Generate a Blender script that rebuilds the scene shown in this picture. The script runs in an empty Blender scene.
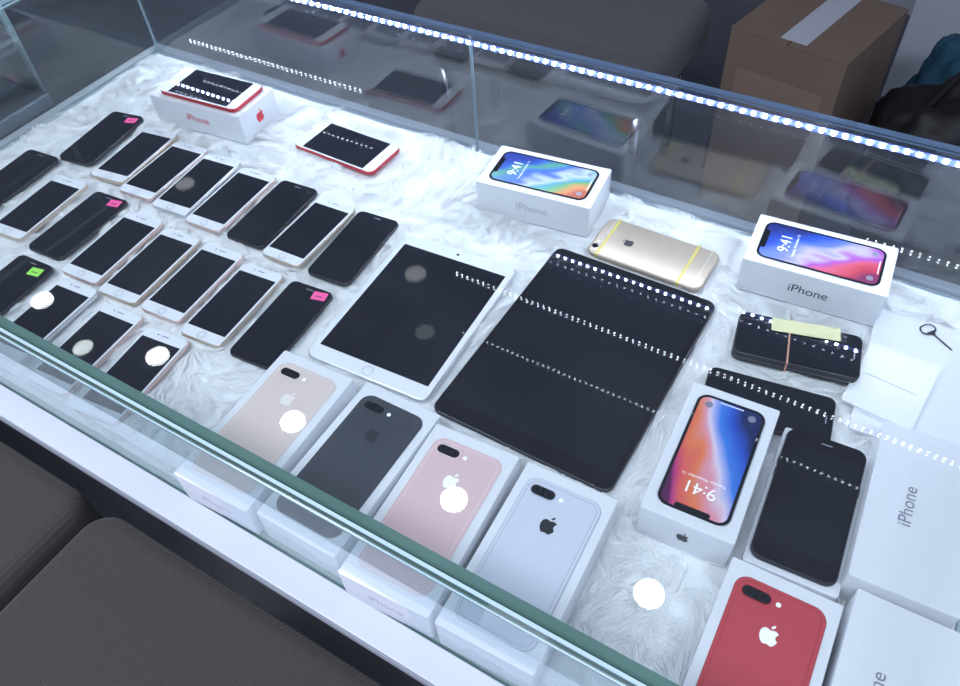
import bpy, bmesh, math, random
import numpy as np
from mathutils import Vector, Matrix, noise as mnoise
random.seed(4); rng=np.random.default_rng(4)
scene=bpy.context.scene
scene.view_settings.view_transform='Standard'
COL=scene.collection
rad=math.radians
# ---------------- camera ----------------
F=779.8; PIT=rad(48.94); YAW=rad(-34.5); ROL=rad(-4.86); HC=.712
fw=Vector((math.sin(YAW)*math.cos(PIT),math.cos(YAW)*math.cos(PIT),-math.sin(PIT)))
r0=fw.cross(Vector((0,0,1))).normalized(); u0=r0.cross(fw)
R=(math.cos(ROL)*r0+math.sin(ROL)*u0); U=(-math.sin(ROL)*r0+math.cos(ROL)*u0)
cd=bpy.data.cameras.new('camera'); cam=bpy.data.objects.new('camera',cd); COL.objects.link(cam)
cd.sensor_width=36; cd.lens=F/960*36; cd.clip_start=.01
M=Matrix((R,U,-fw)).transposed().to_4x4(); M.translation=Vector((0,0,HC)); cam.matrix_world=M
scene.camera=cam

# ---------------- materials ----------------
def mat(name,col,rough=.5,metal=0,spec=.5,coat=0,noise=0,nscale=20,bump=0,bscale=200,emis=None,estr=0,sheen=0):
    m=bpy.data.materials.new(name); m.use_nodes=True; nt=m.node_tree; N=nt.nodes; L=nt.links
    b=N['Principled BSDF']
    b.inputs['Base Color'].default_value=(*col,1); b.inputs['Roughness'].default_value=rough
    b.inputs['Metallic'].default_value=metal; b.inputs['Specular IOR Level'].default_value=spec
    b.inputs['Coat Weight'].default_value=coat; b.inputs['Coat Roughness'].default_value=.03
    if sheen: b.inputs['Sheen Weight'].default_value=sheen
    tc=N.new('ShaderNodeTexCoord')
    if noise:
        n=N.new('ShaderNodeTexNoise'); n.inputs['Scale'].default_value=nscale; n.inputs['Detail'].default_value=4
        L.new(tc.outputs['Object'],n.inputs['Vector'])
        mx=N.new('ShaderNodeMix'); mx.data_type='RGBA'
        mx.inputs[6].default_value=(*[c*(1-noise) for c in col],1); mx.inputs[7].default_value=(*[min(1,c*(1+noise)) for c in col],1)
        L.new(n.outputs['Fac'],mx.inputs[0]); L.new(mx.outputs[2],b.inputs['Base Color'])
    if bump:
        n2=N.new('ShaderNodeTexNoise'); n2.inputs['Scale'].default_value=bscale; n2.inputs['Detail'].default_value=3
        L.new(tc.outputs['Object'],n2.inputs['Vector'])
        bp=N.new('ShaderNodeBump'); bp.inputs['Strength'].default_value=bump; bp.inputs['Distance'].default_value=.002
        L.new(n2.outputs['Fac'],bp.inputs['Height']); L.new(bp.outputs['Normal'],b.inputs['Normal'])
    if emis:
        b.inputs['Emission Color'].default_value=(*emis,1); b.inputs['Emission Strength'].default_value=estr
    return m
def emat(name,col,s):
    m=bpy.data.materials.new(name); m.use_nodes=True; nt=m.node_tree; nt.nodes.clear()
    e=nt.nodes.new('ShaderNodeEmission'); e.inputs[0].default_value=(*col,1); e.inputs[1].default_value=s
    o=nt.nodes.new('ShaderNodeOutputMaterial'); nt.links.new(e.outputs[0],o.inputs[0]); return m
def glassmat(name,tint=(.95,.975,.97),base=.045,haze=0.0):
    m=bpy.data.materials.new(name); m.use_nodes=True; nt=m.node_tree; N=nt.nodes; L=nt.links; N.clear()
    o=N.new('ShaderNodeOutputMaterial'); t=N.new('ShaderNodeBsdfTransparent'); t.inputs[0].default_value=(*tint,1)
    g=N.new('ShaderNodeBsdfGlossy'); g.inputs['Roughness'].default_value=.0; g.inputs[0].default_value=(1,1,1,1)
    lw=N.new('ShaderNodeLayerWeight'); lw.inputs[0].default_value=.5
    p=N.new('ShaderNodeMath'); p.operation='POWER'; p.inputs[1].default_value=5
    a=N.new('ShaderNodeMath'); a.operation='MULTIPLY_ADD'; a.inputs[1].default_value=1-base; a.inputs[2].default_value=base; a.use_clamp=True
    L.new(lw.outputs['Facing'],p.inputs[0]); L.new(p.outputs[0],a.inputs[0])
    src=t.outputs[0]
    if haze:   # pale film for dust, added as painted haze that lifts the blacks
        d=N.new('ShaderNodeBsdfDiffuse'); d.inputs[0].default_value=(.85,.9,1,1)
        tc=N.new('ShaderNodeTexCoord'); nz=N.new('ShaderNodeTexNoise'); nz.inputs['Scale'].default_value=5; nz.inputs['Detail'].default_value=5; L.new(tc.outputs['Object'],nz.inputs['Vector'])
        k=N.new('ShaderNodeMath'); k.operation='MULTIPLY'; k.inputs[1].default_value=haze*2; L.new(nz.outputs['Fac'],k.inputs[0])
        m2=N.new('ShaderNodeMixShader'); L.new(k.outputs[0],m2.inputs[0]); L.new(t.outputs[0],m2.inputs[1]); L.new(d.outputs[0],m2.inputs[2]); src=m2.outputs[0]
    mx=N.new('ShaderNodeMixShader'); L.new(a.outputs[0],mx.inputs[0]); L.new(src,mx.inputs[1]); L.new(g.outputs[0],mx.inputs[2])
    L.new(mx.outputs[0],o.inputs[0]); return m
M_={}
M_['fur']=mat('white_fur',(.91,.92,.96),.9,noise=.06,nscale=60,bump=.5,bscale=300)
M_['hair']=mat('fur_strands',(.97,.972,.98),.6,noise=.04,nscale=45,sheen=.3)
M_['card']=mat('white_card',(.80,.81,.86),.32,noise=.015,nscale=8)
M_['card2']=mat('white_card_matte',(.78,.79,.84),.6,noise=.02,nscale=8)
M_['blk']=mat('black_phone_glass',(.006,.006,.009),.02,spec=.45,noise=.3,nscale=30)
M_['scr']=mat('dark_display_glass',(.009,.010,.016),.02,spec=.45,noise=.3,nscale=25)
M_['wht']=mat('white_phone_glass',(.82,.83,.88),.08,spec=.5,noise=.01)
M_['gold']=mat('gold_aluminium',(.62,.51,.41),.32,metal=.6,noise=.04,nscale=50)
M_['rose']=mat('rose_aluminium',(.78,.58,.54),.35,metal=.7,noise=.04,nscale=50)
M_['silver']=mat('silver_aluminium',(.72,.73,.76),.3,metal=.8,noise=.03,nscale=50)
M_['grey']=mat('dark_aluminium',(.05,.05,.058),.3,metal=.7,noise=.05,nscale=50)
M_['red']=mat('red_aluminium',(.55,.03,.045),.35,metal=.4,noise=.05,nscale=50)
M_['line']=mat('antenna_line',(.70,.66,.60),.5,noise=.02)
M_['lens']=mat('camera_lens',(.004,.004,.008),.05,spec=.8,noise=.1)
M_['ring']=mat('button_ring',(.45,.45,.48),.4,metal=.5,noise=.05)
M_['ringd']=mat('dark_button_ring',(.03,.03,.035),.3,metal=.5,noise=.05)
M_['crack']=mat('glass_crack',(.06,.065,.08),.4,noise=.1)
M_['pgold']=mat('printed_gold',(.74,.61,.57),.4,noise=.02,nscale=10)
M_['pgrey']=mat('printed_space_grey',(.050,.054,.068),.3,noise=.1,nscale=10)
M_['prose']=mat('printed_rose',(.76,.53,.55),.4,noise=.02,nscale=10)
M_['psilv']=mat('printed_silver',(.66,.68,.78),.35,noise=.02,nscale=10)
M_['pred']=mat('printed_red',(.54,.062,.080),.4,noise=.03,nscale=10)
M_['lgold']=mat('printed_line_gold',(.88,.80,.76),.5,noise=.01)
M_['lgrey']=mat('printed_line_grey',(.09,.09,.1),.5,noise=.01)
M_['lrose']=mat('printed_line_rose',(.90,.74,.75),.5,noise=.01)
M_['lsilv']=mat('printed_line_silver',(.42,.44,.54),.5,noise=.01)
M_['lred']=mat('printed_line_red',(.40,.02,.03),.5,noise=.01)
M_['ink']=mat('dark_ink',(.02,.02,.025),.4,noise=.05)
M_['inkg']=mat('grey_ink',(.22,.23,.30),.4,noise=.05)
M_['inkl']=mat('light_grey_ink',(.50,.52,.62),.4,noise=.05)
M_['inkw']=mat('white_ink',(.95,.95,.97),.4,noise=.01,emis=(1,1,1),estr=.15)
M_['inkr']=mat('red_ink',(.7,.03,.05),.4,noise=.05)
M_['pink']=mat('pink_sticker',(.95,.10,.35),.6,noise=.03,emis=(1,.1,.35),estr=.08)
M_['green']=mat('green_sticker',(.35,.85,.10),.6,noise=.03)
M_['yel']=mat('yellow_tape',(.76,.62,.12),.5,noise=.04)
M_['noteM']=mat('yellow_note_paper',(.66,.62,.36),.7,noise=.04)
M_['band']=mat('rubber_band',(.50,.24,.17),.6,noise=.05)
M_['base']=mat('white_laminate',(.54,.57,.63),.35,noise=.03,nscale=5)
M_['fascia']=mat('dark_laminate',(.03,.03,.036),.4,noise=.1,nscale=5)
M_['edge']=mat('green_glass_edge',(.11,.20,.18),.15,noise=.35,nscale=9,coat=.5,emis=(.12,.27,.24),estr=.08)  # weak green emission gives the edge a painted glow
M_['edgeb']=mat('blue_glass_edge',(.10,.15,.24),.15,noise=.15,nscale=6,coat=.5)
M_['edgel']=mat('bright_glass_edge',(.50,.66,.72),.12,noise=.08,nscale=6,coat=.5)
M_['glass']=glassmat('clear_glass',haze=.006)
M_['glassf']=glassmat('front_glass',(.86,.92,.93),haze=.008)
M_['glassb']=glassmat('back_glass',(.93,.95,.98),.075,haze=.014)
M_['led']=emat('led_diode',(.72,.81,1.0),620)
M_['ledc']=emat('ceiling_led_diode',(.82,.90,1.0),24)
M_['lamp']=emat('downlight_diffuser',(.95,.97,1.0),19)
M_['lamp2']=emat('downlight_diffuser_dim',(.9,.94,1.0),1.7)
M_['tape']=mat('led_tape',(.04,.06,.18),.6,noise=.05,emis=(.14,.24,1),estr=.25)  # blue emission paints the diodes' scattered light onto the tape
M_['alu']=mat('aluminium_channel',(.6,.62,.66),.35,metal=.8,noise=.05)
M_['wall']=mat('wall_paint',(.34,.36,.42),.8,noise=.06,nscale=3)
M_['ceil']=mat('ceiling_paint',(.42,.44,.50),.8,noise=.04,nscale=3)
M_['floor']=mat('floor_vinyl',(.09,.10,.12),.35,noise=.3,nscale=3)
M_['sofa']=mat('grey_upholstery',(.105,.10,.105),.9,noise=.15,nscale=120,bump=.6,bscale=900,sheen=.2)
M_['stool']=mat('taupe_cord_fabric',(.042,.037,.034),.92,noise=.2,nscale=200,bump=.3,bscale=700,sheen=.12)
M_['chrome']=mat('chrome_tube',(.6,.6,.62),.2,metal=1,noise=.03)
M_['kraft']=mat('kraft_cardboard',(.21,.15,.11),.8,noise=.15,nscale=12,bump=.2,bscale=80)
M_['kraft2']=mat('kraft_cardboard_inner',(.26,.185,.14),.8,noise=.1,nscale=12)
M_['bag']=mat('black_nylon',(.007,.007,.009),.6,noise=.3,nscale=20,bump=.6,bscale=40)
M_['blue']=mat('blue_cloth',(.02,.09,.15),.8,noise=.3,nscale=60,bump=.5,bscale=200)
M_['paper']=mat('white_paper',(.55,.57,.62),.6,noise=.03)
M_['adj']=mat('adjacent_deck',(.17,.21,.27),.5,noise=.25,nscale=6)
nt=M_['stool'].node_tree; N=nt.nodes; L=nt.links
wv=N.new('ShaderNodeTexWave'); wv.inputs['Scale'].default_value=60; wv.bands_direction='X'; wv.inputs['Distortion'].default_value=.4
L.new(N['Texture Coordinate'].outputs['Object'],wv.inputs['Vector'])
bp=N.new('ShaderNodeBump'); bp.inputs['Strength'].default_value=.25; bp.inputs['Distance'].default_value=.002
L.new(wv.outputs['Fac'],bp.inputs['Height']); L.new(N['Bump'].outputs['Normal'],bp.inputs['Normal']); L.new(bp.outputs['Normal'],N['Principled BSDF'].inputs['Normal'])
def wallpaper(name,stops,au,av,c0,dist,ns=1.6):
    m=bpy.data.materials.new(name); m.use_nodes=True; nt=m.node_tree; N=nt.nodes; L=nt.links; b=N['Principled BSDF']
    b.inputs['Roughness'].default_value=.25
    uv=N.new('ShaderNodeUVMap')
    n=N.new('ShaderNodeTexNoise'); n.inputs['Scale'].default_value=ns; n.inputs['Detail'].default_value=1; L.new(uv.outputs[0],n.inputs['Vector'])
    s=N.new('ShaderNodeSeparateXYZ'); L.new(uv.outputs[0],s.inputs[0])
    def ma(x,k,y):
        a=N.new('ShaderNodeMath'); a.operation='MULTIPLY_ADD'; L.new(x,a.inputs[0]); a.inputs[1].default_value=k
        if isinstance(y,(int,float)): a.inputs[2].default_value=y
        else: L.new(y,a.inputs[2])
        return a.outputs[0]
    f=ma(s.outputs[0],au,c0-dist/2); f=ma(s.outputs[1],av,f); f=ma(n.outputs['Fac'],dist,f)
    cr=N.new('ShaderNodeValToRGB'); L.new(f,cr.inputs[0])
    el=cr.color_ramp.elements
    while len(el)>1: el.remove(el[0])
    el[0].position=stops[0][0]; el[0].color=(*stops[0][1],1)
    for p,c in stops[1:]:
        e=el.new(p); e.color=(*c,1)
    L.new(cr.outputs[0],b.inputs['Base Color']); L.new(cr.outputs[0],b.inputs['Emission Color']); b.inputs['Emission Strength'].default_value=.05
    return m
M_['wp3']=wallpaper('wallpaper_swirl',[(0,(.01,.02,.10)),(.16,(.02,.08,.50)),(.32,(.05,.20,.68)),(.43,(.40,.42,.75)),(.50,(.72,.60,.72)),(.58,(.75,.30,.38)),(.70,(.78,.20,.08)),(.82,(.70,.10,.10)),(.93,(.45,.04,.20)),(1,(.10,.01,.08))],.75,.6,-.17,.6)
M_['wp2']=wallpaper('wallpaper_swirl_blue',[(0,(.20,.02,.09)),(.12,(.50,.04,.07)),(.26,(.62,.10,.16)),(.38,(.38,.08,.44)),(.47,(.52,.44,.70)),(.56,(.14,.20,.65)),(.75,(.02,.08,.50)),(1,(.01,.02,.16))],.5,.7,-.08,.6,2.2)
M_['wp1']=wallpaper('wallpaper_swirl_green',[(0,(.45,.10,.06)),(.12,(.62,.26,.10)),(.22,(.16,.36,.14)),(.33,(.08,.32,.42)),(.44,(.48,.54,.68)),(.54,(.05,.12,.52)),(.70,(.10,.32,.20)),(.84,(.03,.10,.42)),(1,(.02,.04,.26))],.5,.75,-.08,.6,2.2)

# ---------------- builder ----------------
class B:
    def __init__(s): s.bm=bmesh.new(); s.mats=[]; s.uv=s.bm.loops.layers.uv.new('UVMap')
    def mi(s,k):
        if k not in s.mats: s.mats.append(k)
        return s.mats.index(k)
    def outline(s,w,h,r,n=7):
        r=max(1e-5,min(r,w/2,h/2)); pts=[]
        for cx,cy,a0 in ((w/2-r,h/2-r,0),(-w/2+r,h/2-r,90),(-w/2+r,-h/2+r,180),(w/2-r,-h/2+r,270)):
            for i in range(n+1):
                a=rad(a0+90*i/n); pts.append((cx+r*math.cos(a),cy+r*math.sin(a)))
        return pts
    def rr(s,cx,cy,w,h,r,z0,z1,k,bev=0,top=None,steps=3,n=7,rot=0):
        prof=[]
        if bev>0:
            for i in range(steps+1):
                a=math.pi/2*i/steps; prof.append((bev*(1-math.sin(a)) ,z0+bev*(1-math.cos(a))))
            for i in range(steps+1):
                a=math.pi/2*i/steps; prof.append((bev*(1-math.cos(a)),z1-bev*(1-math.sin(a))))
        else: prof=[(0,z0),(0,z1)]
        m=s.mi(k); mt=s.mi(top) if top else m
        ca,sa=math.cos(rot),math.sin(rot)
        rings=[]
        for ins,z in prof:
            o=s.outline(w-2*ins,h-2*ins,max(r-ins,1e-4),n)
            rings.append([s.bm.verts.new((cx+x*ca-y*sa,cy+x*sa+y*ca,z)) for x,y in o])
        for a,b in zip(rings[:-1],rings[1:]):
            for i in range(len(a)):
                j=(i+1)%len(a); f=s.bm.faces.new((a[i],a[j],b[j],b[i])); f.material_index=m; f.smooth=bev>0 or r>.002
        f=s.bm.faces.new(rings[-1]); f.material_index=mt
        for l in f.loops:
            dx=l.vert.co.x-cx; dy=l.vert.co.y-cy
            l[s.uv].uv=((dx*ca+dy*sa)/w+.5,(-dx*sa+dy*ca)/h+.5)
        f=s.bm.faces.new(list(reversed(rings[0]))); f.material_index=m
        return s
    def plate(s,cx,cy,w,h,r,z,k,n=7,th=.00012,rot=0): return s.rr(cx,cy,w,h,r,z,z+th,k,n=n,rot=rot)
    def ringp(s,cx,cy,w,h,r,lw,z,k,th=.0001,n=8):
        m=s.mi(k); o=s.outline(w,h,r,n); i_=s.outline(w-2*lw,h-2*lw,max(r-lw,1e-4),n)
        a=[s.bm.verts.new((cx+x,cy+y,z+th)) for x,y in o]; b=[s.bm.verts.new((cx+x,cy+y,z+th)) for x,y in i_]
        for q in range(len(a)):
            p=(q+1)%len(a); f=s.bm.faces.new((a[q],a[p],b[p],b[q])); f.material_index=m
    def box(s,x0,x1,y0,y1,z0,z1,k,mp=None):
        v=[s.bm.verts.new(p) for p in ((x0,y0,z0),(x1,y0,z0),(x1,y1,z0),(x0,y1,z0),(x0,y0,z1),(x1,y0,z1),(x1,y1,z1),(x0,y1,z1))]
        for nme,idx in (('bot',(0,3,2,1)),('top',(4,5,6,7)),('front',(0,1,5,4)),('right',(1,2,6,5)),('back',(2,3,7,6)),('left',(3,0,4,7))):
            f=s.bm.faces.new([v[i] for i in idx]); f.material_index=s.mi(mp[nme] if mp and nme in mp else k)
    def poly(s,pts,z,k,th=.0001):
        f=s.bm.faces.new([s.bm.verts.new((x,y,z+th)) for x,y in pts]); f.material_index=s.mi(k)
        f.normal_update()
        if f.normal.z<0: f.normal_flip()
    def seg(s,a,b,w,z,k):
        dx,dy=b[0]-a[0],b[1]-a[1]; l=math.hypot(dx,dy) or 1; nx,ny=-dy/l*w/2,dx/l*w/2
        s.poly([(a[0]+nx,a[1]+ny),(a[0]-nx,a[1]-ny),(b[0]-nx,b[1]-ny),(b[0]+nx,b[1]+ny)],z,k,0)
    def obj(s,name,loc=(0,0,0),th=0,parent=None,bevel=0):
        me=bpy.data.meshes.new(name); s.bm.to_mesh(me); s.bm.free()
        for k in s.mats: me.materials.append(M_[k])
        o=bpy.data.objects.new(name,me); COL.objects.link(o); o.location=loc; o.rotation_euler=(0,0,th)
        if parent: o.parent=parent
        if bevel:
            mo=o.modifiers.new('b','BEVEL'); mo.width=bevel; mo.segments=3; mo.limit_method='ANGLE'
        return o
APPLE=[(0,.31),(.12,.36),(.25,.385),(.37,.345),(.46,.255),(.385,.19),(.345,.10),(.34,0),(.375,-.09),(.48,-.17),(.43,-.31),(.34,-.45),(.24,-.545),(.13,-.535),(0,-.49),(-.12,-.535),(-.23,-.545),(-.34,-.45),(-.43,-.30),(-.485,-.12),(-.49,.06),(-.45,.22),(-.35,.34),(-.22,.385),(-.1,.35)]
LEAF=[(0,.42),(.015,.53),(.08,.63),(.21,.69),(.20,.57),(.13,.465)]
def logo(b,cx,cy,s,z,k,flip=1):
    b.poly([(cx+x*s*flip,cy+y*s*flip) for x,y in APPLE],z,k); b.poly([(cx+x*s*flip,cy+y*s*flip) for x,y in LEAF],z,k)
def text(parent,body,size,loc,rot,k,name='lettering'):
    c=bpy.data.curves.new(name,'FONT'); c.body=body; c.size=size; c.align_x='CENTER'; c.align_y='CENTER'; c.extrude=.00005
    o=bpy.data.objects.new(name,c); COL.objects.link(o); c.materials.append(M_[k]); o.parent=parent; o.location=loc; o.rotation_euler=rot
    return o
FOOT=[]
def foot(x,y,th,w,h): FOOT.append((x,y,th,w,h))
def empty(name,x,y,z,th):
    e=bpy.data.objects.new(name,None); e.empty_display_size=.02; COL.objects.link(e); e.location=(x,y,z); e.rotation_euler=(0,0,th); return e

# ---------------- phones ----------------
Z0=.0018
def cracks(b,W,H,z,cx,cy,nray,seed):
    rr_=random.Random(seed)
    for i in range(nray):
        a=rr_.uniform(0,6.283); p=(cx,cy); L_=rr_.uniform(.02,.06)
        for s in range(6):
            a+=rr_.uniform(-.35,.35); q=(p[0]+math.cos(a)*L_/6,p[1]+math.sin(a)*L_/6)
            if abs(q[0])>W/2-.004 or abs(q[1])>H/2-.004: break
            b.seg(p,q,.0003,z,'crack')
            p=q
def phone(x,y,thd,face='wht',rim='rose',W=.067,H=.138,z=Z0,sticker=None,name='smartphone',full=False,flip=False,tilt=(0,0),crack=None):
    b=B(); T=.0072; r=.0095*W/.067
    b.rr(0,0,W,H,r,0,T,rim,bev=.0028,steps=4)
    b.rr(0,0,W-.0022,H-.0022,r-.0011,T-.0004,T+.00035,face,bev=.0003,steps=1)
    zt=T+.00035
    s=-1 if flip else 1
    bz=.0165*H/.138
    if full: b.plate(0,0,W-.0065,H-.0065,r-.003,zt,'scr')
    else:
        b.plate(0,0,W-.0075,H-2*bz,.0006,zt,'scr',n=1)
        b.ringp(0,-s*(H/2-bz/2),.0112,.0112,.0056,.0009 if face=='wht' else .0005,zt,'ring' if face=='wht' else 'ringd')
    b.plate(0,s*(H/2-bz/2),.011,.0014,.0007,zt+.0002,'inkg',n=3)
    b.plate(-.011,s*(H/2-bz/2),.002,.002,.001,zt+.0002,'lens',n=3)
    b.box(W/2-.0003,W/2+.0006,.024,.034,.0026,.0046,rim)
    for yy in (.034,.020): b.box(-W/2-.0006,-W/2+.0003,yy-.004,yy+.005,.0026,.0046,rim)
    if crack: cracks(b,W,H,zt+.00025,*crack)
    if sticker:
        k,sx,sy=sticker
        b.plate(sx,sy,.020,.014,.0005,zt+.0003,k,n=1,rot=.15); b.plate(sx,sy-.001,.010,.0012,.0002,zt+.0005,'ink',n=1,rot=.15)
    o=b.obj(name,(x,y,z),rad(thd)); o.rotation_euler=(rad(tilt[0]),rad(tilt[1]),rad(thd))
    foot(x,y,rad(thd),W,H); return o
P=[(-1.120,.597,8.8,'blk','grey',('pink',.018,.052),True),(-1.032,.588,6.8,'wht','gold',None,False),(-.959,.580,4.5,'wht','rose',None,False),(-.887,.578,5.1,'wht','silver',None,False),
(-.814,.575,3.2,'wht','rose',None,False),(-.737,.578,3.4,'blk','grey',None,True),(-.664,.572,1.7,'wht','gold',None,False),(-.588,.574,4.5,'blk','grey',None,True),
(-1.163,.453,5,'blk','grey',None,True),(-1.064,.428,5,'wht','gold',None,False),(-.976,.428,3.9,'blk','grey',('pink',.016,.055),True),(-.892,.418,4.2,'wht','rose',None,False),
(-.815,.416,4,'wht','gold',None,False),(-.739,.420,4,'wht','rose',None,False),(-.663,.414,4,'wht','gold',None,False),(-.583,.418,4,'blk','grey',('pink',.018,.056),True),
(-.960,.278,3,'blk','grey',('green',.016,.050),True),(-.866,.276,4,'wht','silver',None,False),(-.775,.270,4,'wht','rose',None,False),(-.690,.268,6,'wht','rose',None,False)]
CR={5:(.022,.055,9,2),8:(.0,.05,8,3)}
for i,(x,y,t,fc,rm,st,full) in enumerate(P):
    phone(x,y,t,fc,rm,sticker=st,full=full,tilt=(random.uniform(-.6,.6),random.uniform(-.6,.6)),crack=CR.get(i))
phone(-.740,.757,-2-90,'wht','red',.078,.158)
b=B(); b.rr(0,0,.086,.165,.003,0,.022,'card',bev=.001); b.obj('white_box_lid',(.049,.467,0),rad(3)); foot(.049,.467,rad(3),.088,.167)
phone(.048,.468,3,'blk','grey',.078,.158,z=.0222)
phone(-.024,.577,8-90,'blk','grey',z=Z0,full=True)
e=empty('banded_phone_pair',-.020,.670,0,rad(10-90))
FOOTS=len(FOOT)
for zz,nm in ((Z0,'lower_phone'),(Z0+.0082,'upper_phone')):
    o=phone(0,0,0,'blk','grey',z=zz,name=nm,full=True); o.parent=e
del FOOT[FOOTS:]; foot(-.02,.67,rad(-80),.067,.138)
b=B(); w=.0345
z0,z1=.001,Z0+.0162
b.box(-w,w,-.0010,.0010,z1,z1+.0008,'band'); b.box(-w,w,-.0010,.0010,z0,z0+.0006,'band'); b.box(-w-.0006,-w,-.0010,.0010,z0,z1+.0008,'band'); b.box(w,w+.0006,-.0010,.0010,z0,z1+.0008,'band')
b.obj('rubber_band',(0,-.010,0),.05,e)
b=B(); b.rr(0,0,.020,.076,.0006,0,.0003,'noteM',n=1); b.obj('paper_note',(-.023,.006,z1+.001),.08,e)

b=B(); W,H=.078,.158
b.rr(0,0,W,H,.0115,0,.0073,'gold',bev=.0028,steps=4)
for yy in (H/2-.011,-H/2+.011): b.plate(0,yy,W-.006,.0016,.0004,.0073,'line',n=1)
b.rr(-W/2+.014,H/2-.008,.008,.008,.004,.0073,.0081,'lens'); b.plate(-W/2+.024,H/2-.008,.004,.004,.002,.0073,'inkw',n=4)
logo(b,0,.035,.013,.0074,'ink')
for yy in (H/2-.016,-H/2+.030): b.rr(0,yy,W+.0008,.0032,.0004,.0012,.0077,'yel',n=1)
b.obj('gold_smartphone',(-.228,.747,Z0),rad(90-1)); foot(-.228,.747,rad(89),W,H)
# ---------------- tablets ----------------
def tablet(x,y,thd,W,H,face,rim,mx,my,name,bigr=.012):
    b=B(); T=.0066
    b.rr(0,0,W,H,bigr,0,T,rim,bev=.0026,steps=4,n=9); b.rr(0,0,W-.0028,H-.0028,bigr-.0014,T-.0004,T+.0003,face,bev=.0003,steps=1,n=9)
    z=T+.0003
    b.plate(0,0,W-2*mx,H-2*my,.0008,z,'scr',n=1)
    b.ringp(0,-H/2+my/2,.014,.014,.007,.0008 if face=='wht' else .0005,z,'ring' if face=='wht' else 'ringd'); b.plate(0,H/2-my/2,.004,.004,.002,z,'lens',n=4)
    for yy in (.07,.055): b.box(W/2-.0003,W/2+.0006,yy-.006,yy+.006,.002,.0045,rim)
    b.obj(name,(x,y,Z0),rad(thd)); foot(x,y,rad(thd),W,H)
tablet(-.235,.547,-.8,.2206,.3057,'blk','grey',.008,.022,'black_tablet')
tablet(-.447,.515,2.9,.1695,.240,'wht','silver',.0085,.021,'white_tablet')
# ---------------- product boxes ----------------
def carton(b,W,H,T):
    b.rr(0,0,W-.001,H-.001,.0015,0,.004,'card2',n=2)
    b.rr(0,0,W,H,.0022,.0035,T,'card',bev=.0009,steps=2,n=3)
def plusbox(x,y,thd,pk,lk,logok,textk='inkl'):
    W,H,T=.096,.183,.048; e=empty('smartphone_box',x,y,0.0005,rad(thd))
    b=B(); carton(b,W,H,T); b.obj('carton',(0,0,0),0,e)
    b=B(); w,h=.078,.158
    b.rr(0,0,w,h,.0125,T,T+.0009,lk,bev=.0006,steps=2,n=9); b.plate(0,0,w-.0012,h-.0012,.012,T+.0009,pk,n=9)
    z=T+.00102
    b.ringp(0,0,w-.007,h-.007,.010,.0006,z,lk,th=.0001,n=9)
    b.rr(-w/2+.0195,h/2-.0135,.026,.0115,.00575,z,z+.0007,lk,n=8); b.plate(-w/2+.0195,h/2-.0135,.0245,.010,.005,z+.0007,'lens',n=8)
    for dx in (-.0065,.0065): b.ringp(-w/2+.0195+dx,h/2-.0135,.0085,.0085,.00425,.0008,z+.0009,'grey')
    b.plate(-w/2+.0385,h/2-.0135,.0045,.0045,.00225,z,'inkw',n=4)
    logo(b,0,.036,.0155,z,logok)
    b.obj('printed_handset',(0,0,0),0,e)
    text(e,'iPhone',.006,(0,-.045,z+.0001),(0,0,0),lk)
    text(e,'iPhone',.014,(0,-H/2-.0001,T/2),(rad(90),0,0),textk)
    foot(x,y,rad(thd),W,H); return e
plusbox(-.468,.273,2,'pgold','lgold','lgold')
plusbox(-.360,.279,0,'pgrey','lgrey','ink')
plusbox(-.258,.272,3,'prose','lrose','inkw')
plusbox(-.154,.276,2,'psilv','lsilv','ink')
plusbox(.052,.276,1,'pred','lred','inkw')
def xbox(x,y,thd,wp,text_side='ink',name='smartphone_box',side='long'):
    W,H,T=.090,.165,.050; e=empty(name,x,y,0.0005,rad(thd))
    b=B(); carton(b,W,H,T); b.obj('carton',(0,0,0),0,e)
    b=B(); w,h=.0709,.1436
    b.rr(0,0,w,h,.0125,T,T+.0008,'silver',bev=.0005,steps=2,n=9); b.plate(0,0,w-.0016,h-.0016,.0118,T+.0008,'blk',n=9)
    z=T+.00095
    b.plate(0,0,w-.0075,h-.0075,.009,z,wp,n=9)
    b.rr(0,h/2-.0058,.034,.0055,.0025,z+.0001,z+.00025,'blk',n=5)
    b.plate(0,-h/2+.006,.024,.0011,.0005,z+.0001,'inkw',n=3)
    for sx in (-.022,.022): b.rr(sx,-h/2+.013,.008,.008,.004,z+.0001,z+.00022,'inkg',n=5)
    b.obj('printed_handset',(0,0,0),0,e)
    text(e,'9:41',.019,(0,h/2-.030,z+.0003),(0,0,0),'inkw'); text(e,'Tuesday, November 12',.0045,(0,h/2-.042,z+.0003),(0,0,0),'inkw')
    if side=='long': text(e,'iPhone',.017,(-W/2-.0002,0,T/2),(rad(90),0,rad(-90)),text_side)
    if side=='longR': text(e,'iPhone',.017,(W/2+.0002,0,T/2),(rad(90),0,rad(90)),text_side)
    foot(x,y,rad(thd),W,H); return e
e1=xbox(-.405,.778,6+90,'wp1','inkl')
e2=xbox(-.036,.792,4+90,'wp2','ink')
e3=xbox(-.049,.456,3+180,'wp3','ink',side='longR')
b=B(); logo(b,0,0,.012,0,'ink'); o=b.obj('maker_mark',(0,.0827,.026),0,e3); o.rotation_euler=(rad(90),0,rad(180))
def plainbox(x,y,thd,txt,tx,ty,W=.090,H=.182,T=.048):
    e=empty('white_smartphone_box',x,y,.0005,rad(thd)); b=B(); carton(b,W,H,T); b.obj('carton',(0,0,0),0,e)
    text(e,txt,.0165,(tx,ty,T+.0002),(0,0,rad(90)),'inkg'); foot(x,y,rad(thd),W,H)
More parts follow.
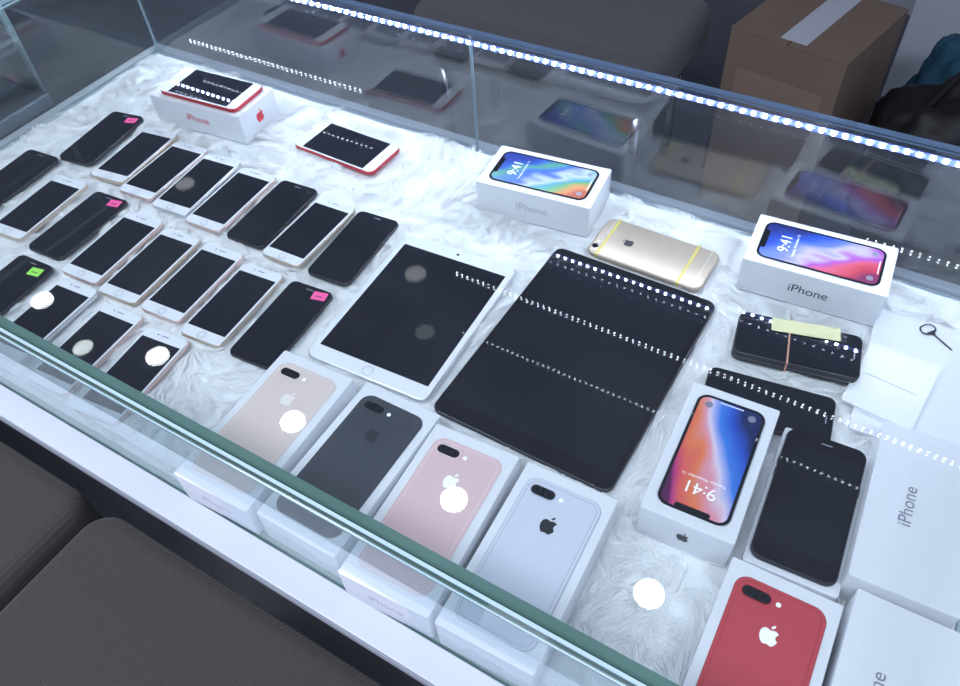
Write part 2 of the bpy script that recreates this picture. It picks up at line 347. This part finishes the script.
plainbox(.1345,.492,3,'iPhone',-.010,0); plainbox(.151,.300,1,'iPhone',-.014,.005)
e=empty('smartphone_box',-.990,.733,.0005,rad(5-90)); b=B(); carton(b,.090,.183,.050); b.obj('carton',(0,0,0),0,e)
text(e,'iPhone',.017,(.0452,0,.025),(rad(90),0,rad(90)),'inkr')
b=B(); logo(b,0,0,.018,0,'inkr'); o=b.obj('maker_mark',(0,.0917,.026),0,e); o.rotation_euler=(rad(90),0,rad(180))
foot(-.99,.733,rad(-85),.09,.183)
phone(-.986,.733,4-90,'wht','red',.078,.158,z=.0506)
b=B(); b.rr(0,0,.13,.19,.002,0,.0035,'card2',n=2); b.obj('white_leaflet',(.118,.690,.0015),rad(4)); foot(.118,.69,rad(4),.13,.19)
b=B(); b.rr(0,0,.075,.10,.002,0,.003,'card',n=2); b.rr(0,.0,.055,.001,.0003,.003,.0032,'inkl',n=1); b.obj('white_leaflet',(.085,.668,.0051),rad(-6))
b=B(); b.ringp(0,0,.020,.015,.0075,.0018,.0008,'grey'); b.rr(0,-.022,.0014,.028,.0005,.0002,.0012,'grey',n=3); b.poly([(-.006,-.004),(.006,-.004),(0,-.012)],.0009,'grey')
b.obj('sim_ejector_pin',(.104,.772,.0055),rad(55))

# ---------------- fur ----------------
X0,X1,Y0,Y1=-1.257,.195,.191,.847
b=B(); nx,ny=220,100
vs=[[None]*(ny+1) for _ in range(nx+1)]
for i in range(nx+1):
    for j in range(ny+1):
        x=X0+(X1-X0)*i/nx; y=Y0+(Y1-Y0)*j/ny
        h=-.0035+.0022*mnoise.noise(Vector((x*14,y*14,0)))+.0018*mnoise.noise(Vector((x*40,y*40,3)))
        vs[i][j]=b.bm.verts.new((x,y,min(h,.0008)))
k=b.mi('fur')
for i in range(nx):
    for j in range(ny):
        f=b.bm.faces.new((vs[i][j],vs[i+1][j],vs[i+1][j+1],vs[i][j+1])); f.smooth=True; f.material_index=k
FUR=b.obj('fur_mat')
nt_=8000; per=14
tx=rng.uniform(X0+.006,X1-.006,nt_); ty=rng.uniform(Y0+.006,Y1-.006,nt_)
ta=np.array([2.2*math.pi*mnoise.noise(Vector((x*6,y*6,7)))+1.2*mnoise.noise(Vector((x*24,y*24,1))) for x,y in zip(tx,ty)])+rng.normal(0,.28,nt_)-.8
tl=rng.uniform(.020,.046,nt_); th_=rng.uniform(.002,.0115,nt_); tb=rng.normal(0,.6,nt_)
rep=lambda a:np.repeat(a,per)
n=nt_*per
px=rep(tx)+rng.normal(0,.0028,n); py=rep(ty)+rng.normal(0,.0028,n)
ang=rep(ta)+rng.normal(0,.10,n); ln=rep(tl)*rng.uniform(.75,1.1,n); ht=rep(th_)*rng.uniform(.6,1.05,n); bend=rep(tb)+rng.normal(0,.12,n)
wd=rng.uniform(.00022,.0004,n)
keep=(px>X0+.002)&(px<X1-.002)&(py>Y0+.002)&(py<Y1-.002)
near=np.zeros(n,bool)
for (x,y,t,w,h) in FOOT:
    c,s=math.cos(t),math.sin(t); dx=px-x; dy=py-y
    lx=dx*c+dy*s; ly=-dx*s+dy*c
    keep&=~((np.abs(lx)<w/2-.001)&(np.abs(ly)<h/2-.001))
    near|=(np.abs(lx)<w/2+.034)&(np.abs(ly)<h/2+.034)
ht=np.where(near,np.minimum(ht,.0076),ht)
px,py,ang,ln,ht,bend,wd=[a[keep] for a in (px,py,ang,ln,ht,bend,wd)]; n=len(px)
base=-.002
def pt(t,zf):
    a=ang+bend*t; return np.stack([px+np.cos(a)*ln*t,py+np.sin(a)*ln*t,base+zf*ht+np.zeros(n)],1)
c0=pt(0,0);c1=pt(.35,.85);c2=pt(.72,1.0);c3=pt(1,.6)
nr=np.stack([-np.sin(ang),np.cos(ang),0*ang],1)*wd[:,None]
V=np.concatenate([c0-nr,c0+nr,c1-nr,c1+nr,c2-nr*.7,c2+nr*.7,c3]); V[:,0]=np.clip(V[:,0],X0,X1); V[:,1]=np.clip(V[:,1],Y0,Y1)
I=np.arange(n)
quads=np.concatenate([np.stack([I,I+n,I+3*n,I+2*n],1),np.stack([I+2*n,I+3*n,I+5*n,I+4*n],1)])
tris=np.stack([I+4*n,I+5*n,I+6*n],1)
me=bpy.data.meshes.new('fur_pile'); me.vertices.add(len(V)); me.vertices.foreach_set('co',V.astype(np.float32).ravel())
nl=quads.size+tris.size; me.loops.add(nl); me.loops.foreach_set('vertex_index',np.concatenate([quads.ravel(),tris.ravel()]).astype(np.int32))
me.polygons.add(len(quads)+len(tris))
st=np.concatenate([np.arange(len(quads))*4,quads.size+np.arange(len(tris))*3]).astype(np.int32); me.polygons.foreach_set('loop_start',st)
me.update(calc_edges=True); me.materials.append(M_['hair'])
ho=bpy.data.objects.new('fur_pile',me); COL.objects.link(ho); ho.parent=FUR

# ---------------- display case ----------------
CASE=empty('glass_display_case',0,0,0,0)
gx0,gx1,yf,yb,zt=-1.265,.203,.182,.852,.180
b=B()
b.box(gx0-.02,gx1+.02,.150,yb+.02,-.022,-.008,'base'); 
b.box(gx0-.02,gx1+.02,.150,yf-.001,-.008,0,'base'); b.box(gx0-.02,gx1+.02,yb+.006,yb+.02,-.008,.0,'base')
b.box(gx1+.004,gx1+.02,yf-.001,yb+.006,-.008,0,'base'); b.box(gx0-.02,gx0-.004,yf-.001,yb+.006,-.008,0,'base')
b.obj('deck',parent=CASE,bevel=.0015)
b=B(); b.box(gx0,gx1,.165,yb,-.85,-.0225,'fascia'); b.obj('cabinet_body',parent=CASE,bevel=.002)
def pane(nm,x0,x1,y0,y1,z0,z1,g,edges):
    b=B(); b.box(x0,x1,y0,y1,z0,z1,g,edges); b.obj(nm,parent=CASE)
E='edge';EL='edgel';EB='edgeb'
pane('top_pane',gx0-.003,gx1+.003,yf-.005,yb+.001,zt+.0055,zt+.0125,'glass',{'front':E,'back':EB,'left':EL,'right':E})
b=B(); b.box(gx0-.003,gx1+.003,yf-.008,yf-.0055,zt-.001,zt+.0125,E)
b.box(gx0-.003,gx1+.003,yf-.0088,yf-.0060,zt+.0118,zt+.0134,EL); b.box(gx0-.003,gx1+.003,yf-.0090,yf-.0055,zt-.0045,zt-.0012,EL)  # pale strips paint the specular lines along the front edge
b.box(gx0-.003,gx1+.003,yf-.0052,yf+.009,zt-.0035,zt+.0003,E)
b.obj('polished_edge',parent=CASE)
pane('front_pane',gx0+.008,gx1-.008,yf,yf+.008,-.004,zt-.004,'glassf',{'top':E,'bot':E,'left':E,'right':E})
pane('back_pane',gx0+.008,-.559,yb-.004,yb,-.004,zt+.005,'glassb',{'top':EB,'bot':EL,'left':EL,'right':EL})
pane('back_pane.001',-.556,gx1-.008,yb-.004,yb,-.004,zt+.005,'glassb',{'top':EB,'bot':EL,'left':EL,'right':EL})
pane('left_pane',gx0,gx0+.007,yf,yb,-.004,zt+.005,'glass',{'top':EL,'bot':EL,'front':E,'back':EL})
pane('right_pane',gx1-.007,gx1,yf,yb,-.004,zt+.005,'glass',{'top':EL,'bot':EL,'front':E,'back':EL})
b=B(); b.box(gx0+.01,gx1-.01,yb-.0056,yb-.0042,zt-.008,zt+.000,'tape')
x=gx0+.02
while x<gx1-.02:
    b.box(x-.0016,x+.0016,yb-.0070,yb-.0058,zt-.0056,zt-.0025,'led'); x+=.0132
b.obj('led_strip',parent=CASE)

# ---------------- adjacent case on the left ----------------
ADJ=empty('adjacent_display_case',0,0,0,0)
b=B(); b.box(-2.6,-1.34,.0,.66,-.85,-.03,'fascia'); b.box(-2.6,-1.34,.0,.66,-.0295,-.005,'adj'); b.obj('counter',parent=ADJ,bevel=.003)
def apane(nm,x0,x1,y0,y1,z0,z1,mp):
    b=B(); b.box(x0,x1,y0,y1,z0,z1,'glass',mp); b.obj(nm,parent=ADJ)
apane('side_pane',-1.352,-1.345,.0,.66,-.004,.28,{'top':EL,'front':E,'back':EL}); apane('rear_pane',-2.59,-1.354,.652,.66,-.004,.28,{'top':EL,'left':E,'right':EL})
apane('shelf_pane',-2.59,-1.36,.02,.64,.14,.147,{'front':E,'right':EL,'back':EL}); apane('cover_pane',-2.59,-1.345,.0,.66,.281,.289,{'front':E,'right':EL,'back':EL})
for i in range(5):
    phone(-1.48-.13*i,.40+.02*(i%2),5,'blk' if i%2 else 'wht','grey',z=-.0045,full=bool(i%2))
FOOT=FOOT[:-5]

# ---------------- room ----------------
def room(nm,x0,x1,y0,y1,z0,z1,k,bev=0): b=B(); b.box(x0,x1,y0,y1,z0,z1,k); return b.obj(nm,bevel=bev)
room('floor',-5,3,-2.5,3.4,-.95,-.85,'floor'); room('ceiling',-5,3,-2.5,3.4,1.9,2.0,'ceil')
room('wall_back',-5,3,3.4,3.5,-.85,1.9,'wall'); room('wall_left',-5.1,-5,-2.5,3.4,-.85,1.9,'wall')
o=room('baseboard_back',-5,3,3.38,3.399,-.849,-.75,'base')
def downlight(x,y,k):
    b=B(); z=1.9
    m=b.mi('base'); n=40; rings=[]
    for r,zz in ((.058,z-.0005),(.056,z-.006),(.048,z-.007),(.044,z-.004)):
        rings.append([b.bm.verts.new((r*math.cos(2*math.pi*i/n),r*math.sin(2*math.pi*i/n),zz)) for i in range(n)])
    for a,c in zip(rings[:-1],rings[1:]):
        for i in range(n): f=b.bm.faces.new((a[i],c[i],c[(i+1)%n],a[(i+1)%n])); f.smooth=True
    f=b.bm.faces.new(rings[-1]); f.material_index=b.mi(k)
    b.obj('downlight',(x,y,0))
for i in range(6): downlight(-.164-.667*i+.0,.999-.014*i,'lamp')
for i in range(2): downlight(-1.53-1.33*i,1.80,'lamp2')
def cstrip(x0,x1,y,k,sp=.025,sz=.0032):
    b=B(); b.box(x0,x1,y-.012,y+.012,1.887,1.8995,'alu'); x=x0+.02
    while x<x1-.02: b.box(x-sz,x+sz,y-sz,y+sz,1.8845,1.8865,k); x+=sp
    b.obj('ceiling_led_strip')
cstrip(-1.39,.75,1.87,'ledc'); cstrip(-3.85,-2.55,2.82,'ledc',.034,.0042); cstrip(.0,.8,2.82,'ledc',.034,.0042)
for i,(x,y) in enumerate(((-1.3,-.5),(-.2,-.7),(.9,-.4),(-2.6,.1))):
    l=bpy.data.lights.new('added_fill_light','AREA'); l.shape='SQUARE'; l.size=.6; l.energy=25; l.color=(.80,.86,1.0)  # added overhead fill, kept out of view and reflections; no such panel known
    o=bpy.data.objects.new('added_fill_light',l); COL.objects.link(o); o.location=(x,y,1.88)
w=bpy.data.worlds.new('world'); scene.world=w; w.use_nodes=True
w.node_tree.nodes['Background'].inputs[0].default_value=(.47,.53,.75,1); w.node_tree.nodes['Background'].inputs[1].default_value=.8

# ---------------- furniture ----------------
def cushion(b,cx,cy,w,h,r,z0,z1,k,bev): b.rr(cx,cy,w,h,r,z0,z1,k,bev=bev,steps=8,n=12)
def stool(x,y):
    e=empty('upholstered_stool',x,y,0,0)
    b=B(); cushion(b,0,0,.425,.42,.035,-.155,-.050,'stool',.020); 
    b.obj('seat',parent=e)
    b=B(); b.rr(0,0,.38,.38,.04,-.175,-.154,'fascia'); b.rr(0,0,.05,.05,.025,-.80,-.17,'chrome'); b.rr(0,0,.40,.40,.20,-.85,-.835,'chrome',bev=.006,n=14); b.rr(0,0,.12,.12,.06,-.835,-.80,'chrome',bev=.01,n=10); b.obj('pedestal',parent=e)
stool(-.424,-.071); stool(-.862,-.071)
e=empty('upholstered_bench',0,0,0,0)
b=B(); cushion(b,-.98,1.97,.80,.46,.10,-.47,-.34,'sofa',.045); b.obj('seat',parent=e)
b=B(); b.rr(-.98,1.97,.72,.38,.06,-.52,-.465,'fascia')
for dx in (-.32,.32):
    for dy in (-.15,.15): b.rr(-.98+dx,1.97+dy,.035,.035,.017,-.85,-.515,'chrome')
b.obj('frame',parent=e)
b=B(); b.box(-.155,.155,-.17,.17,-.85,-.305,'kraft'); b.box(-.156,-.002,-.171,.171,-.304,-.300,'kraft'); b.box(.002,.156,-.171,.171,-.304,-.300,'kraft'); b.box(-.03,.04,-.15,.175,-.3,-.2985,'paper'); b.box(-.12,.12,-.1715,-.1705,-.5,-.4,'kraft2')
b.obj('cardboard_box',(-.292,2.09,0),rad(-12),bevel=.002)
c=bpy.data.curves.new('power_cable','CURVE'); c.dimensions='3D'; c.bevel_depth=.005; pts=[(-.62,3.36,-.35),(-.60,3.2,-.6),(-.56,2.9,-.80),(-.50,2.6,-.842),(-.56,2.35,-.843),(-.52,2.1,-.843)]
sp=c.splines.new('BEZIER'); sp.bezier_points.add(len(pts)-1)
for p_,co in zip(sp.bezier_points,pts): p_.co=co; p_.handle_left_type=p_.handle_right_type='AUTO'
h=bpy.data.objects.new('power_cable',c); COL.objects.link(h); c.materials.append(M_['bag'])
def blob(name,loc,sx,sy,sz,k,seed,amp=.25):
    bm=bmesh.new(); bmesh.ops.create_icosphere(bm,subdivisions=5,radius=1)
    for v in bm.verts:
        d=1+amp*mnoise.noise(v.co*1.6+Vector((seed,0,0)))+amp*.5*mnoise.noise(v.co*4+Vector((seed,5,0)))+amp*.25*abs(mnoise.noise(v.co*9+Vector((seed,5,3))))
        v.co=Vector((v.co.x*d*sx,v.co.y*d*sy,max(v.co.z*d*sz,-sz*.85)))
    for f in bm.faces: f.smooth=True
    me=bpy.data.meshes.new(name); bm.to_mesh(me); bm.free(); me.materials.append(M_[k]); o=bpy.data.objects.new(name,me); COL.objects.link(o); o.location=loc; return o
o=blob('black_bag',(.13,2.0,-.60),.24,.20,.26,'bag',3)
c=bpy.data.curves.new('handle','CURVE'); c.dimensions='3D'; c.bevel_depth=.009; sp=c.splines.new('BEZIER'); sp.bezier_points.add(2)
for p_,co in zip(sp.bezier_points,((-.12,-.05,.18),(0,-.02,.34),(.12,0,.18))): p_.co=co; p_.handle_left_type=p_.handle_right_type='AUTO'
h=bpy.data.objects.new('handle',c); COL.objects.link(h); h.parent=o; c.materials.append(M_['bag'])
blob('blue_cloth_bundle',(.12,2.42,-.66),.18,.14,.22,'blue',9)
room('white_cabinet',-.12,.9,2.75,3.2,-.849,-.30,'base',.004)
